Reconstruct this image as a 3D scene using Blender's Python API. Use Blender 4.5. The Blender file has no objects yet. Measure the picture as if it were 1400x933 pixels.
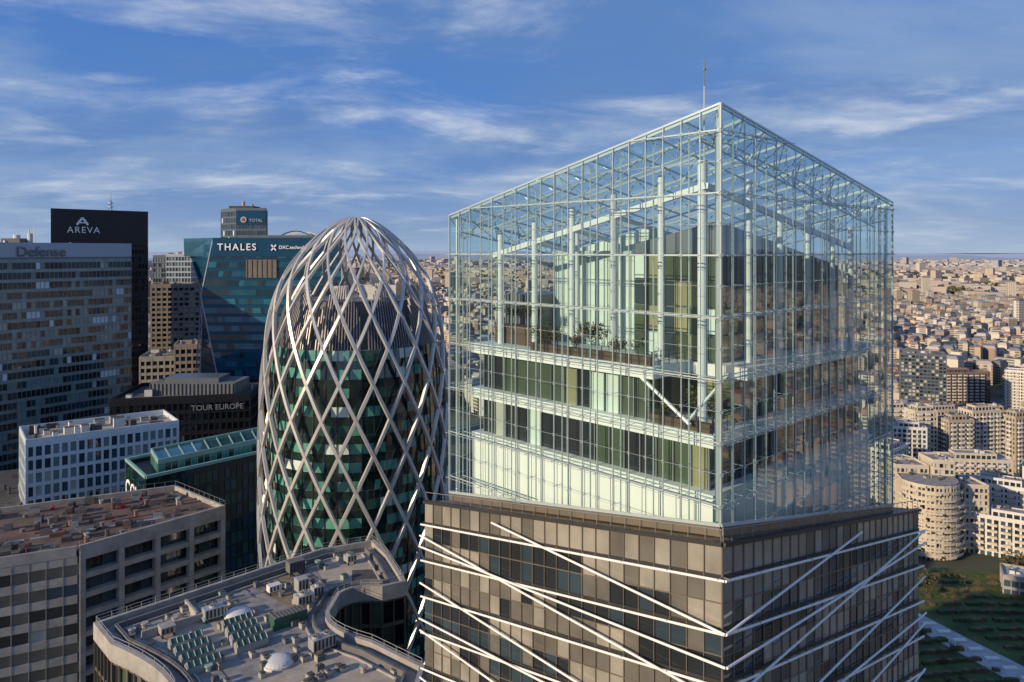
import bpy, math, random
from mathutils import Vector, Matrix
random.seed(7)
R=random.Random(11)
sc=bpy.context.scene
# ------------------------------------------------------------------ materials
def newmat(name):
    m=bpy.data.materials.new(name); m.use_nodes=True
    return m, m.node_tree.nodes, m.node_tree.links, m.node_tree.nodes['Principled BSDF']
def mat(name,col,rough=0.7,metal=0.0,var=0.15,scale=0.3,spec=0.5,ior=1.45,bump=0.0):
    m,n,l,b=newmat(name)
    b.inputs['Roughness'].default_value=rough; b.inputs['Metallic'].default_value=metal
    b.inputs['IOR'].default_value=ior
    b.inputs['Base Color'].default_value=(*col,1)
    if var>0:
        tc=n.new('ShaderNodeTexCoord'); nz=n.new('ShaderNodeTexNoise')
        nz.inputs['Scale'].default_value=scale; nz.inputs['Detail'].default_value=6; nz.inputs['Roughness'].default_value=0.65
        l.new(tc.outputs['Object'],nz.inputs['Vector'])
        cr=n.new('ShaderNodeValToRGB')
        cr.color_ramp.elements[0].position=0.3; cr.color_ramp.elements[1].position=0.7
        cr.color_ramp.elements[0].color=(*[c*(1-var) for c in col],1)
        cr.color_ramp.elements[1].color=(*[min(1,c*(1+var)) for c in col],1)
        l.new(nz.outputs['Fac'],cr.inputs['Fac']); l.new(cr.outputs['Color'],b.inputs['Base Color'])
        if bump>0:
            bp=n.new('ShaderNodeBump'); bp.inputs['Strength'].default_value=bump
            l.new(nz.outputs['Fac'],bp.inputs['Height']); l.new(bp.outputs['Normal'],b.inputs['Normal'])
    return m
def glassmat(name,col,rough=0.06,ior=1.7,metal=0.0):
    return mat(name,col,rough,metal,var=0.25,scale=0.15,ior=ior)
def clearglass(name,tint,refl=0.9,ior=1.5):
    m,n,l,b=newmat(name); n.remove(b)
    o=n['Material Output']
    tr=n.new('ShaderNodeBsdfTransparent'); tr.inputs['Color'].default_value=(*tint,1)
    gl=n.new('ShaderNodeBsdfGlossy'); gl.inputs['Roughness'].default_value=0.02; gl.inputs['Color'].default_value=(refl,refl,refl,1)
    fr=n.new('ShaderNodeFresnel')
    # thin pane: same reflectance from both sides
    ge=n.new('ShaderNodeNewGeometry'); mr=n.new('ShaderNodeMapRange'); l.new(ge.outputs['Backfacing'],mr.inputs[0])
    mr.inputs[3].default_value=ior; mr.inputs[4].default_value=1/ior; l.new(mr.outputs[0],fr.inputs['IOR'])
    mx=n.new('ShaderNodeMixShader')
    l.new(fr.outputs['Fac'],mx.inputs['Fac']); l.new(tr.outputs[0],mx.inputs[1]); l.new(gl.outputs[0],mx.inputs[2])
    l.new(mx.outputs[0],o.inputs['Surface'])
    return m
M={}
M['steel']=mat('white_steel',(0.50,0.58,0.58),0.3,0.35,0.08)
M['whitesteel']=mat('painted_column_white',(0.66,0.70,0.69),0.35,0.05,0.06)
M['whitepanel']=mat('white_panel',(0.80,0.79,0.75),0.5,0,0.05)
M['slab']=mat('white_fascia',(0.78,0.79,0.76),0.5,0,0.06)
M['skin']=clearglass('crown_glass',(0.87,0.965,0.955),0.97,1.62)
M['skinR']=clearglass('crown_glass_coated',(0.76,0.86,0.86),0.97,2.0)
M['deck']=mat('ledge_deck',(0.22,0.17,0.11),0.7,0,0.35,0.8)
M['taupe']=mat('taupe_glazing',(0.21,0.195,0.165),0.12,0.4,0.3,0.2,ior=1.8)
M['taupe2']=mat('taupe_glazing_light',(0.42,0.39,0.33),0.16,0.4,0.3,0.2,ior=1.8)
M['silver']=mat('silver_glazing',(0.40,0.42,0.43),0.07,0.8,0.2,0.15)
M['darkglass']=glassmat('dark_glass',(0.018,0.022,0.025),0.05,1.8)
M['darkglass2']=glassmat('dark_glass_blue',(0.03,0.05,0.065),0.05,1.8)
M['ambglass']=glassmat('amber_interior_glass',(0.26,0.25,0.14),0.08,1.6)
M['oliveglass']=glassmat('olive_glass',(0.07,0.095,0.06),0.06,1.7)
M['palegreen']=mat('pale_green_panel',(0.58,0.68,0.61),0.35,0,0.08)
M['blind']=mat('window_blind',(0.42,0.42,0.38),0.4,0,0.1)
M['frame']=mat('dark_frame',(0.05,0.05,0.05),0.4,0.3,0.1)
M['greyframe']=mat('grey_frame',(0.28,0.29,0.3),0.4,0.4,0.1)
M['bronze']=mat('bronze_frame',(0.22,0.19,0.15),0.4,0.5,0.15)
M['mirror']=mat('mirror_glazing',(0.20,0.22,0.23),0.04,0.85,0.15,0.1)
M['slate']=mat('slate_panel',(0.14,0.16,0.18),0.35,0.3,0.1)
M['greygreen']=mat('grey_green_cladding',(0.22,0.28,0.285),0.3,0.3,0.15)
M['planter']=mat('planter_brown',(0.09,0.06,0.045),0.7,0,0.2,1)
M['concrete']=mat('concrete',(0.33,0.31,0.28),0.85,0,0.28,0.35,bump=0.1)
M['darkconc']=mat('dark_concrete',(0.14,0.14,0.14),0.85,0,0.25,0.3)
M['roofgrey']=mat('roof_gravel',(0.25,0.235,0.22),0.95,0,0.4,0.5,bump=0.2)
M['roofbrown']=mat('roof_brown',(0.13,0.085,0.065),0.95,0,0.45,0.25)
M['rooftan']=mat('roof_tan',(0.40,0.34,0.27),0.9,0,0.25,0.4)
M['roofdark']=mat('roof_dark',(0.07,0.07,0.07),0.9,0,0.3,0.4)
M['ventgrey']=mat('vent_metal',(0.42,0.43,0.42),0.45,0.4,0.15)
M['green']=mat('green_plant_unit',(0.04,0.11,0.08),0.5,0.1,0.1)
M['lid']=mat('unit_lid_grey_green',(0.30,0.38,0.34),0.5,0.1,0.15)
M['greensteel']=mat('pale_green_steel',(0.28,0.46,0.40),0.45,0.2,0.1)
M['greenglass']=glassmat('green_glass',(0.02,0.075,0.06),0.06,1.8)
M['greenglass2']=glassmat('green_glass_lit',(0.09,0.29,0.23),0.1,1.7)  # lit-window look put into a brighter base colour, no emission
M['greenglass3']=glassmat('green_glass_dark',(0.008,0.022,0.02),0.05,1.8)
M['tealglass']=glassmat('teal_glass',(0.012,0.08,0.13),0.06,1.9)
M['tealglass2']=glassmat('teal_glass_bright',(0.02,0.14,0.20),0.06,1.9)
M['tealband']=mat('teal_band',(0.014,0.075,0.14),0.25,0.3,0.08)
M['tealdark']=glassmat('teal_glass_dark',(0.008,0.035,0.06),0.06,1.9)
M['black']=mat('black_granite',(0.014,0.014,0.017),0.35,0,0.15)
M['blackg']=glassmat('black_glass',(0.01,0.01,0.012),0.08,1.5)
M['lattice']=mat('lattice_aluminium',(0.54,0.53,0.50),0.36,0.35,0.1)
M['louver']=mat('grey_louver',(0.30,0.29,0.29),0.45,0.4,0.15)
M['red']=mat('red_paint',(0.30,0.04,0.03),0.6,0,0.1)
M['whitesign']=mat('sign_white',(0.85,0.85,0.85),0.5,0,0)
M['greysign']=mat('sign_grey',(0.38,0.43,0.48),0.5,0,0)
M['dimsign']=mat('sign_dim_grey',(0.22,0.23,0.24),0.5,0,0)
M['cream']=mat('cream_render',(0.52,0.46,0.37),0.8,0,0.12)
M['whiter']=mat('white_render',(0.62,0.60,0.56),0.8,0,0.1)
M['tan']=mat('tan_stone',(0.38,0.32,0.25),0.85,0,0.12)
M['brown']=mat('brown_brick',(0.2,0.13,0.10),0.85,0,0.2)
M['bluegl']=glassmat('blue_window',(0.05,0.08,0.11),0.08,1.7)
M['bluelight']=mat('pale_blue_panel',(0.60,0.67,0.72),0.45,0.1,0.08)
M['tallglass']=glassmat('grey_green_window',(0.17,0.245,0.25),0.07,1.8)
M['tallglass2']=glassmat('grey_green_window_dark',(0.03,0.05,0.058),0.07,1.8)
M['bark']=mat('bark',(0.09,0.065,0.045),0.9,0,0.3,2)
M['leaf']=mat('leaf_dark',(0.045,0.065,0.022),0.8,0,0.5,1.2)
M['leafb']=mat('leaf_brown',(0.11,0.08,0.04),0.8,0,0.4,1.2)
M['asphalt']=mat('asphalt',(0.05,0.05,0.052),0.9,0,0.2,0.05)
M['paint']=mat('road_paint',(0.7,0.7,0.68),0.7,0,0.1)
M['grass']=mat('grass',(0.06,0.085,0.025),0.95,0,0.5,0.08,bump=0.3)
M['path']=mat('pale_path',(0.36,0.36,0.36),0.85,0,0.25,0.2)
# ------------------------------------------------------------------ mesh builder
class MB:
    def __init__(s,name): s.name=name; s.v=[]; s.f=[]; s.m=[]; s.mats=[]; s.ix={}
    def mi(s,k):
        if k not in s.ix: s.ix[k]=len(s.mats); s.mats.append(M[k])
        return s.ix[k]
    def poly(s,pts,k):
        b=len(s.v); s.v.extend([tuple(p) for p in pts]); s.f.append(tuple(range(b,b+len(pts)))); s.m.append(s.mi(k))
    def obox(s,o,u,v,w,k):
        o=Vector(o);u=Vector(u);v=Vector(v);w=Vector(w)
        b=len(s.v)
        for p in (o,o+u,o+u+v,o+v,o+w,o+u+w,o+u+v+w,o+v+w): s.v.append(tuple(p))
        i=s.mi(k)
        for f in ((0,3,2,1),(4,5,6,7),(0,1,5,4),(1,2,6,5),(2,3,7,6),(3,0,4,7)):
            s.f.append(tuple(b+q for q in f)); s.m.append(i)
    def box(s,x0,y0,z0,x1,y1,z1,k): s.obox((x0,y0,z0),(x1-x0,0,0),(0,y1-y0,0),(0,0,z1-z0),k)
    def beam(s,p,q,w,k,h=None,up=(0,0,1)):
        p=Vector(p);q=Vector(q);d=q-p
        if d.length<1e-4: return
        up=Vector(up); a=d.cross(up)
        if a.length<1e-4: a=d.cross(Vector((1,0,0)))
        a.normalize(); c=a.cross(d).normalized(); h=h or w
        s.obox(p-a*w/2-c*h/2,a*w,c*h,d,k)
    def tube(s,p,q,r,k,n=6,r2=None):
        p=Vector(p);q=Vector(q);d=(q-p)
        if d.length<1e-4: return
        r2=r if r2 is None else r2
        a=d.orthogonal().normalized(); c=d.normalized().cross(a); b=len(s.v); i=s.mi(k)
        for t in range(n):
            g=2*math.pi*t/n; e=a*math.cos(g)+c*math.sin(g)
            s.v.append(tuple(p+e*r)); s.v.append(tuple(q+e*r2))
        for t in range(n):
            u=(t+1)%n; s.f.append((b+2*t,b+2*u,b+2*u+1,b+2*t+1)); s.m.append(i)
        s.f.append(tuple(b+2*t+1 for t in range(n))); s.m.append(i)
        s.f.append(tuple(b+2*t for t in reversed(range(n)))); s.m.append(i)
    def obj(s,parent=None,name=None):
        me=bpy.data.meshes.new(name or s.name); me.from_pydata(s.v,[],s.f)
        for m in s.mats: me.materials.append(m)
        me.polygons.foreach_set('material_index',s.m); me.update()
        o=bpy.data.objects.new(name or s.name,me); sc.collection.objects.link(o)
        if parent: o.parent=parent
        return o
def empty(name,loc=(0,0,0),rot=0):
    e=bpy.data.objects.new(name,None); e.location=loc; e.rotation_euler=(0,0,rot); sc.collection.objects.link(e); return e
def text(name,body,loc,size,dirx,k,parent=None,ext=0.08,bold=0.0):
    c=bpy.data.curves.new(name,'FONT'); c.body=body; c.size=size; c.extrude=ext; c.offset=bold
    c.materials.append(M[k]); o=bpy.data.objects.new(name,c); sc.collection.objects.link(o)
    x=Vector((dirx[0],dirx[1],0)).normalized(); z=Vector((x.y,-x.x,0)); y=Vector((0,0,1))
    o.matrix_world=Matrix.Translation(Vector(loc)+z*0.25)@Matrix((x,y,z)).transposed().to_4x4()
    if parent: o.parent=parent
    return o
# ------------------------------------------------------------------ facades
def wall(mb,A,B,z0,z1,fh,bay,wallk,glass,band=1.2,pier=0.4,recess=0.3,pierout=0.04,weights=None,run=0.0):
    A=Vector((A[0],A[1],0));B=Vector((B[0],B[1],0)); d=B-A; L=d.length
    if L<0.5: return
    u=d/L; n=Vector((u.y,-u.x,0))
    nb=max(1,round(L/bay)); bw=L/nb; nf=max(1,round((z1-z0)/fh)); fh=(z1-z0)/nf; Z=Vector((0,0,1))
    for f in range(nf):
        zb=z0+f*fh
        if band>0: mb.obox(A-n*recess+Z*(zb+fh-band),n*recess,u*(L-recess),Z*band,wallk)
        g=None
        for b in range(nb):
            if g is None or R.random()>=run:
                g=R.choices(glass,weights)[0] if weights else R.choice(glass)
            a=A+u*(b*bw)-n*recess; c=a+u*bw
            t=n*R.uniform(-0.012,0.012)
            mb.poly((a+Z*zb+t,c+Z*zb-t,c+Z*(zb+fh-band+0.02)-t,a+Z*(zb+fh-band+0.02)+t),g)
    if pier>0:
        for b in range(0,nb+1):
            c=A+u*min(max(b*bw,pier/2+0.0),L-pier/2-0.003)
            mb.obox(c-u*pier/2-n*(recess-0.01)+Z*z0,n*(recess-0.01+pierout),u*pier,Z*(z1-z0-0.004),wallk)
def polybuild(mb,pts,z0,z1,fh,bay,wallk,glass,roofk='roofgrey',par=1.0,skip=(),base=None,**kw):
    N=len(pts)
    for i in range(N):
        if i in skip:
            a=pts[i];b=pts[(i+1)%N]; mb.poly(((*a,z0),(*b,z0),(*b,z1),(*a,z1)),wallk)
        else: wall(mb,pts[i],pts[(i+1)%N],z0,z1,fh,bay,wallk,glass,**kw)
    mb.poly([(p[0],p[1],z1-0.02) for p in pts],roofk)
    if par>0:
        for i in range(N):
            a=Vector((*pts[i],z1));b=Vector((*pts[(i+1)%N],z1)); u=(b-a).normalized(); n=Vector((u.y,-u.x,0))
            mb.obox(a-n*0.35+n*0.02,n*0.35,(b-a)-u*0.35,(0,0,par),wallk)
def rect(P0,P1,depth):
    P0=Vector(P0);P1=Vector(P1);u=(P1-P0).normalized(); n=Vector((-u.y,u.x))
    return [tuple(P0),tuple(P1),tuple(P1+n*depth),tuple(P0+n*depth)]
def clutter(mb,pts,z,n,kinds=('ventgrey','roofdark','whiter'),smax=3,hmax=2.2,rr=R):
    xs=[p[0] for p in pts];ys=[p[1] for p in pts]
    def inside(x,y):
        c=False;j=len(pts)-1
        for i in range(len(pts)):
            xi,yi=pts[i];xj,yj=pts[j]
            if (yi>y)!=(yj>y) and x<(xj-xi)*(y-yi)/(yj-yi)+xi: c=not c
            j=i
        return c
    u=(Vector(pts[1])-Vector(pts[0])).normalized(); v=Vector((-u.y,u.x)); k=0;t=0
    while k<n and t<n*20:
        t+=1
        x=rr.uniform(min(xs),max(xs));y=rr.uniform(min(ys),max(ys))
        a=rr.uniform(0.6,smax);b=rr.uniform(0.6,smax);h=rr.uniform(0.4,hmax)
        if not all(inside(x+u.x*p+v.x*q,y+u.y*p+v.y*q) for p,q in ((-1,-1),(a+1,-1),(a+1,b+1),(-1,b+1))): continue
        kk=rr.choice(kinds)
        if rr.random()<0.25: mb.tube((x,y,z),(x,y,z+h),0.35,kk,8); mb.tube((x,y,z+h),(x,y,z+h+0.15),0.5,kk,8)
        else:
            mb.obox((x,y,z),(u.x*a,u.y*a,0),(v.x*b,v.y*b,0),(0,0,h),kk)
            mb.obox((x+u.x*.1+v.x*.1,y+u.y*.1+v.y*.1,z+h),(u.x*(a-.2),u.y*(a-.2),0),(v.x*(b-.2),v.y*(b-.2),0),(0,0,0.12),'roofdark')
        k+=1
# ================================================================== MAIN TOWER
ROT=math.atan2(0.687,0.726)
T=empty('glass_crown_office_tower',(13.94,50,0),ROT)
W,H=30.5,28.9
zt=lambda x,y:159.8-0.225*y-0.174*x
zb=lambda x,y:131.65-0.157*y-0.189*x
zbase=lambda x,y:130.6-0.158*y-0.176*x
clamp=lambda v,a,b:max(a,min(b,v))
def side_pt(side,t,off):  # off: + inward
    if side=='L': return Vector((off,t,0))
    if side=='R': return Vector((t,off,0))
    if side=='BL': return Vector((t,H-off,0))
    return Vector((W-off,t,0))
gl=MB('crown_glass'); fr=MB('crown_frame')
rows=[]; z=124.5
while z<162: rows.append(z); z+=2.1
for side,LN in (('L',H),('R',W),('BL',W),('BR',H)):
    nc=19 if LN==H else 20
    front=side in 'LR'
    for j in range(nc):
        t0=j*LN/nc;t1=(j+1)*LN/nc
        p0=side_pt(side,t0,0);p1=side_pt(side,t1,0)
        for r in range(len(rows)-1):
            q=[]
            for p,zz in ((p0,rows[r]),(p1,rows[r]),(p1,rows[r+1]),(p0,rows[r+1])):
                q.append(Vector((p.x,p.y,clamp(zz,zb(p.x,p.y),zt(p.x,p.y)))))
            if abs(q[3].z-q[0].z)<1e-3 and abs(q[2].z-q[1].z)<1e-3: continue
            n=Vector((1,0,0)) if side in('L','BR') else Vector((0,1,0))
            a=R.uniform(-.008,.008);b=R.uniform(-.008,.008)
            q[0]+=n*a;q[1]+=n*b;q[2]-=n*a;q[3]-=n*b
            qq=[q[0]]
            for c in q[1:]:
                if (c-qq[-1]).length>0.02 and (c-qq[0]).length>0.02: qq.append(c)
            if len(qq)>=3: gl.poly(qq,'skinR' if side=='R' else 'skin')
    for j in range(nc+1):
        t=clamp(j*LN/nc,0.05,LN-0.05); p=side_pt(side,t,-0.06)
        if front or j%4==0: fr.beam((p.x,p.y,zb(p.x,p.y)),(p.x,p.y,zt(p.x,p.y)+0.05),0.05,'steel',0.09)
        if (front) or j%4==0:
            p=side_pt(side,clamp(t,0.9,LN-0.9),0.9)
            if j%2==0 or not front: fr.tube((p.x,p.y,zb(p.x,p.y)-0.3),(p.x,p.y,zt(p.x,p.y)-0.3),0.06,'steel',5)
            o=side_pt(side,clamp(t,0.9,LN-0.9),0.0)
            for ri,zz in enumerate(rows):
                if zb(o.x,o.y)+0.5<zz<zt(o.x,o.y)-0.5:
                    if front and ri%2==0 or (front and j%2==0): fr.beam((o.x,o.y,zz),(p.x,p.y,zz),0.03,'steel')
                    if front:
                        q=side_pt(side,t,-0.13); 
                        u=Vector((0,1,0)) if side=='L' else Vector((1,0,0))
                        for dz in(-.11,.11):
                            fr.beam(Vector((q.x,q.y,zz-dz))-u*0.11,Vector((q.x,q.y,zz+dz))+u*0.11,0.028,'steel')
    for i,zz in enumerate(rows):
        sl=0.225 if side in('L','BR') else 0.174; sb=0.157 if side in('L','BR') else 0.189
        p=side_pt(side,0,0); zt0=zt(p.x,p.y); zb0=zb(p.x,p.y)
        t1=min(LN,(zt0-zz)/sl); t0=max(0,(zb0-zz)/sb)
        if t1-t0<0.3: continue
        big=(i%2==0)
        a=side_pt(side,t0,-0.03);b=side_pt(side,t1,-0.03); a.z=b.z=zz
        if front or big: fr.beam(a,b,0.05,'steel',0.085 if big else 0.015)
        if big and front:
            a=side_pt(side,clamp(t0,.9,LN),0.9);b=side_pt(side,clamp(t1,0,LN-.9),0.9);a.z=b.z=zz
            fr.tube(a,b,0.045,'steel',5)
            a=side_pt(side,t0,-0.5);b=side_pt(side,t1,-0.5);a.z=b.z=zz-0.05
            fr.tube(a,b,0.022,'steel',4)
            for j in range(nc+1):
                t=j*LN/nc
                if t0<t<t1:
                    a=side_pt(side,t,0);b=side_pt(side,t,-0.5);a.z=zz;b.z=zz-.05
                    fr.beam(a,b,0.04,'steel')
    for j in range(nc):
        t0=j*LN/nc;t1=(j+1)*LN/nc;tm=(t0+t1)/2
        def tp(t,off,dz):
            p=side_pt(side,clamp(t,0,LN),off); return Vector((p.x,p.y,zt(p.x,p.y)-dz))
        fr.tube(tp(t0,1.6,1.9),tp(t1,1.6,1.9),0.08,'steel',5)
        if j%2==0:
            tt=t1; t2=min(LN,t0+2*LN/nc)
            fr.tube(tp(t0,0.1,0.1),tp(tt,1.6,1.9),0.055,'steel',4); fr.tube(tp(tt,1.6,1.9),tp(t2,0.1,0.1),0.055,'steel',4)
            fr.tube(tp(t0,3.0,0.15),tp(tt,1.6,1.9),0.05,'steel',4)
    a=side_pt(side,0,-0.02);b=side_pt(side,LN,-0.02)
    fr.beam((a.x,a.y,zt(a.x,a.y)+.05),(b.x,b.y,zt(b.x,b.y)+.05),0.12,'steel',0.14)
    fr.beam((a.x,a.y,zb(a.x,a.y)),(b.x,b.y,zb(b.x,b.y)),0.2,'steel',0.2)
nx,ny=10,10
for i in range(nx):
    for j in range(ny):
        x0,x1=i*W/nx,(i+1)*W/nx;y0,y1=j*H/ny,(j+1)*H/ny
        d=R.uniform(-.01,.01)
        gl.poly([(x,y,zt(x,y)+d) for x,y in((x0,y0),(x1,y0),(x1,y1),(x0,y1))],'skin')
for i in range(nx+1):
    x=clamp(i*W/nx,.1,W-.1); fr.beam((x,0.1,zt(x,0)-.15),(x,H-.1,zt(x,H)-.15),0.1,'steel',0.2)
    if 0<i<nx and i%2==0:
        fr.tube((x,1.6,zt(x,1.6)-1.9),(x,H-1.6,zt(x,H-1.6)-1.9),0.08,'steel',5)
        for j in range(ny):
            y0,y1=j*H/ny,(j+1)*H/ny;ym=(y0+y1)/2
            fr.tube((x,y0,zt(x,y0)-.2),(x,ym,zt(x,ym)-1.9),0.05,'steel',4);fr.tube((x,ym,zt(x,ym)-1.9),(x,y1,zt(x,y1)-.2),0.05,'steel',4)
for j in range(ny+1):
    y=clamp(j*H/ny,.1,H-.1); fr.beam((0.1,y,zt(0,y)-.13),(W-.1,y,zt(W,y)-.13),0.08,'steel',0.14)
for x,y in((0,0),(W,0),(0,H),(W,H)):
    sx=0.25 if x==0 else -0.25; sy=0.25 if y==0 else -0.25
    fr.beam((x,y,zb(x,y)),(x,y,zt(x,y)+.1),0.12,'steel')
    fr.tube((x+sx*2,y+sy*2,zb(x,y)),(x+sx*2,y+sy*2,zt(x,y)-.3),0.12,'steel',8)
gl.obj(T); fr.obj(T)
ms=MB('roof_mast'); ms.tube((1.2,2.0,155),(1.2,2.0,161.5),0.06,'steel',8,0.05); ms.tube((1.2,2.0,161.5),(1.2,2.0,163.4),0.045,'frame',6,0.02); ms.tube((1.2,2,162.6),(1.2,2,162.75),0.10,'frame',6); ms.obj(T)
s=1.5; st=MB('inner_floors')
def slab(x0,y0,x1,y1,z,k='slab',th=0.9): st.box(x0,y0,z-th,x1,y1,z,k)
slab(s,s,W-s,H-s,132.9,th=0.6); slab(s-.1,s-.1,W-s,H-s,137.1); 
slab(s-.1,6.5,6,H-s,141.3); slab(6,s-.1,W-s,H-s,141.3)
def wedge(mb,side,t0,t1,off,ztop_,k,bay=1.5):
    n=round((t1-t0)/bay)
    for j in range(n):
        a=t0+(t1-t0)*j/n;b=t0+(t1-t0)*(j+1)/n-0.05
        p=side_pt(side,a,off);q=side_pt(side,b,off)
        mb.poly(((p.x,p.y,zb(p.x,p.y)-1),(q.x,q.y,zb(q.x,q.y)-1),(q.x,q.y,ztop_),(p.x,p.y,ztop_)),k)
    p=side_pt(side,t0,off+.06);q=side_pt(side,t1,off+.06)
    mb.poly(((p.x,p.y,zb(p.x,p.y)-1),(q.x,q.y,zb(q.x,q.y)-1),(q.x,q.y,ztop_),(p.x,p.y,ztop_)),'frame')
wedge(st,'L',s+.05,H-s,s+.05,132.3,'whitepanel'); wedge(st,'R',s+.05,W-s,s+.05,132.3,'whitepanel')
def lwall(mb,A,B,z0,z1,glass,weights=None,fk='greyframe',bay=1.5):
    wall(mb,A,B,z0,z1,z1-z0,bay,fk,glass,band=0.12,pier=0.09,recess=0.12,pierout=0.03,weights=weights)
G1=['darkglass','oliveglass','palegreen','blind','ambglass']; W1=[6,5,.9,.6,.7]
s2=2.3
lwall(st,(s2,H-s2),(s2,s2),132.9,136.2,G1,W1); lwall(st,(s2,s2),(W-s2,s2),132.9,136.2,['darkglass','darkglass2','oliveglass','ambglass'],[6,4,2,.6])
lwall(st,(s2,H-s2),(s2,7.5),137.1,140.4,['darkglass','oliveglass','palegreen','ambglass'],[4,4,3,1])
lwall(st,(s2,7.5),(6.8,7.5),137.1,140.4,['ambglass','oliveglass']); lwall(st,(6.8,7.5),(6.8,s2),137.1,140.4,['ambglass','ambglass','oliveglass'])
lwall(st,(6.8,s2),(W-s2,s2),137.1,140.4,['darkglass','darkglass2','oliveglass','ambglass'],[5,4,3,1.4])
for z0,z1 in((128,132.3),(132.9,136.2),(137.1,140.4)):
    st.poly(((W-s2,s2,z0),(W-s2,H-s2,z0),(W-s2,H-s2,z1),(W-s2,s2,z1)),'slate'); st.poly(((s2,H-s2,z0),(W-s2,H-s2,z0),(W-s2,H-s2,z1),(s2,H-s2,z1)),'slate')
st.obj(T)
ph=MB('penthouse')
def slopedvol(x0,y0,x1,y1,z0,d,kL,kR,kT='slate'):
    zz=lambda x,y:zt(x,y)-d
    ph.poly(((x0,y1,z0),(x0,y0,z0),(x0,y0,zz(x0,y0)),(x0,y1,zz(x0,y1))),kL)
    ph.poly(((x0,y0,z0),(x1,y0,z0),(x1,y0,zz(x1,y0)),(x0,y0,zz(x0,y0))),kR)
    ph.poly(((x1,y0,z0),(x1,y1,z0),(x1,y1,zz(x1,y1)),(x1,y0,zz(x1,y0))),kT)
    ph.poly(((x1,y1,z0),(x0,y1,z0),(x0,y1,zz(x0,y1)),(x1,y1,zz(x1,y1))),kT)
    ph.poly(((x0,y0,zz(x0,y0)),(x1,y0,zz(x1,y0)),(x1,y1,zz(x1,y1)),(x0,y1,zz(x0,y1))),kT)
slopedvol(8.5,12,26,23,141.3,3.6,'palegreen','palegreen')
for j in range(12):
    y=12+11*j/11; ph.beam((8.42,y,141.3),(8.42,y,zt(8.4,y)-3.6),0.08,'steel')
ph.box(8.2,11.9,149.6,8.45,23.2,150.0,'steel')
slopedvol(6.5,4.2,28.2,12,141.3,5.4,'slate','mirror')
for j in range(6):
    y0=4.25+j*1.3; 
    for r in range(4): ph.poly(((6.42,y0+1.22,141.4+r*2.1),(6.42,y0,141.4+r*2.1),(6.42,y0,143.35+r*2.1),(6.42,y0+1.22,143.35+r*2.1)),R.choice(['ambglass','oliveglass','oliveglass','palegreen','darkglass2']))
for j in range(15):
    x0=6.6+j*1.42
    for r in range(2): ph.poly(((x0,4.12,141.4+r*2.1),(x0+1.34,4.12,141.4+r*2.1),(x0+1.34,4.12,143.35+r*2.1),(x0,4.12,143.35+r*2.1)),R.choice(['ambglass','oliveglass','mirror','darkglass2']))
    ph.beam((x0-.04,4.1,141.3),(x0-.04,4.1,zt(x0,4)-5.4),0.07,'greyframe')
ph.box(5.5,23.2,141.3,12,27,145.8,'slate')
for j in range(10): ph.beam((5.42,23.3+j*.4,141.3),(5.42,23.3+j*.4,145.8),0.06,'greyframe')
ph.box(3.4,20.5,141.3,5.2,26.2,143.0,'planter')
ph.obj(T)
co=MB('crown_columns')
for y in(6.9,11.5,16,20.5,25): co.tube((3.0,y,141.3),(3.0,y,zt(3,y)-2.0),0.27,'whitesteel',12)
for y in(9.2,13.8,18.3): co.tube((6.2,y,141.3),(6.2,y,zt(6.2,y)-2.0),0.2,'whitesteel',12)
co.tube((3.2,3.4,137.1),(3.2,3.4,zt(3,3)-2),0.36,'whitesteel',14)
for x in(9,14,19,24,28): co.tube((x,2.9,141.3),(x,2.9,zt(x,3)-2.0),0.24,'whitesteel',12)
co.beam((3,3,zt(3,3)-3.9),(3,26,zt(3,26)-3.9),0.35,'whitesteel',0.45)
co.beam((3,3,zt(3,3)-3.9),(28,3,zt(28,3)-3.9),0.35,'whitesteel',0.45)
for y in(11.5,16,20.5,25):
    co.beam((3,y,zt(3,y)-3.9),(26,y,zt(26,y)-3.9),0.25,'whitesteel',0.35)
co.tube((1.6,8.6,141.0),(1.3,3.2,137.6),0.14,'whitesteel',8); co.tube((1.2,3.4,137.8),(3.4,1.4,141.2),0.11,'whitesteel',8)
def railing(mb,a,b,z,h=1.1,k='frame'):
    a=Vector((*a,z));b=Vector((*b,z)); L=(b-a).length; n=int(L/1.2)+1
    for i in range(n+1):
        p=a.lerp(b,i/n); mb.beam(p,p+Vector((0,0,h)),0.05,k)
    for hh in(0.35,0.7,h): mb.beam(a+Vector((0,0,hh)),b+Vector((0,0,hh)),0.035,k)
railing(co,(1.6,6.8),(1.6,20),141.32); railing(co,(1.6,6.7),(5.9,6.7),141.32); railing(co,(1.6,1.6),(1.6,7.2),137.12); railing(co,(1.6,1.6),(6.5,1.6),137.12)
co.box(1.75,7.0,141.31,2.3,19.8,141.95,'planter'); co.box(1.75,1.9,137.11,2.3,7.0,137.75,'planter')
co.obj(T)
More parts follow.
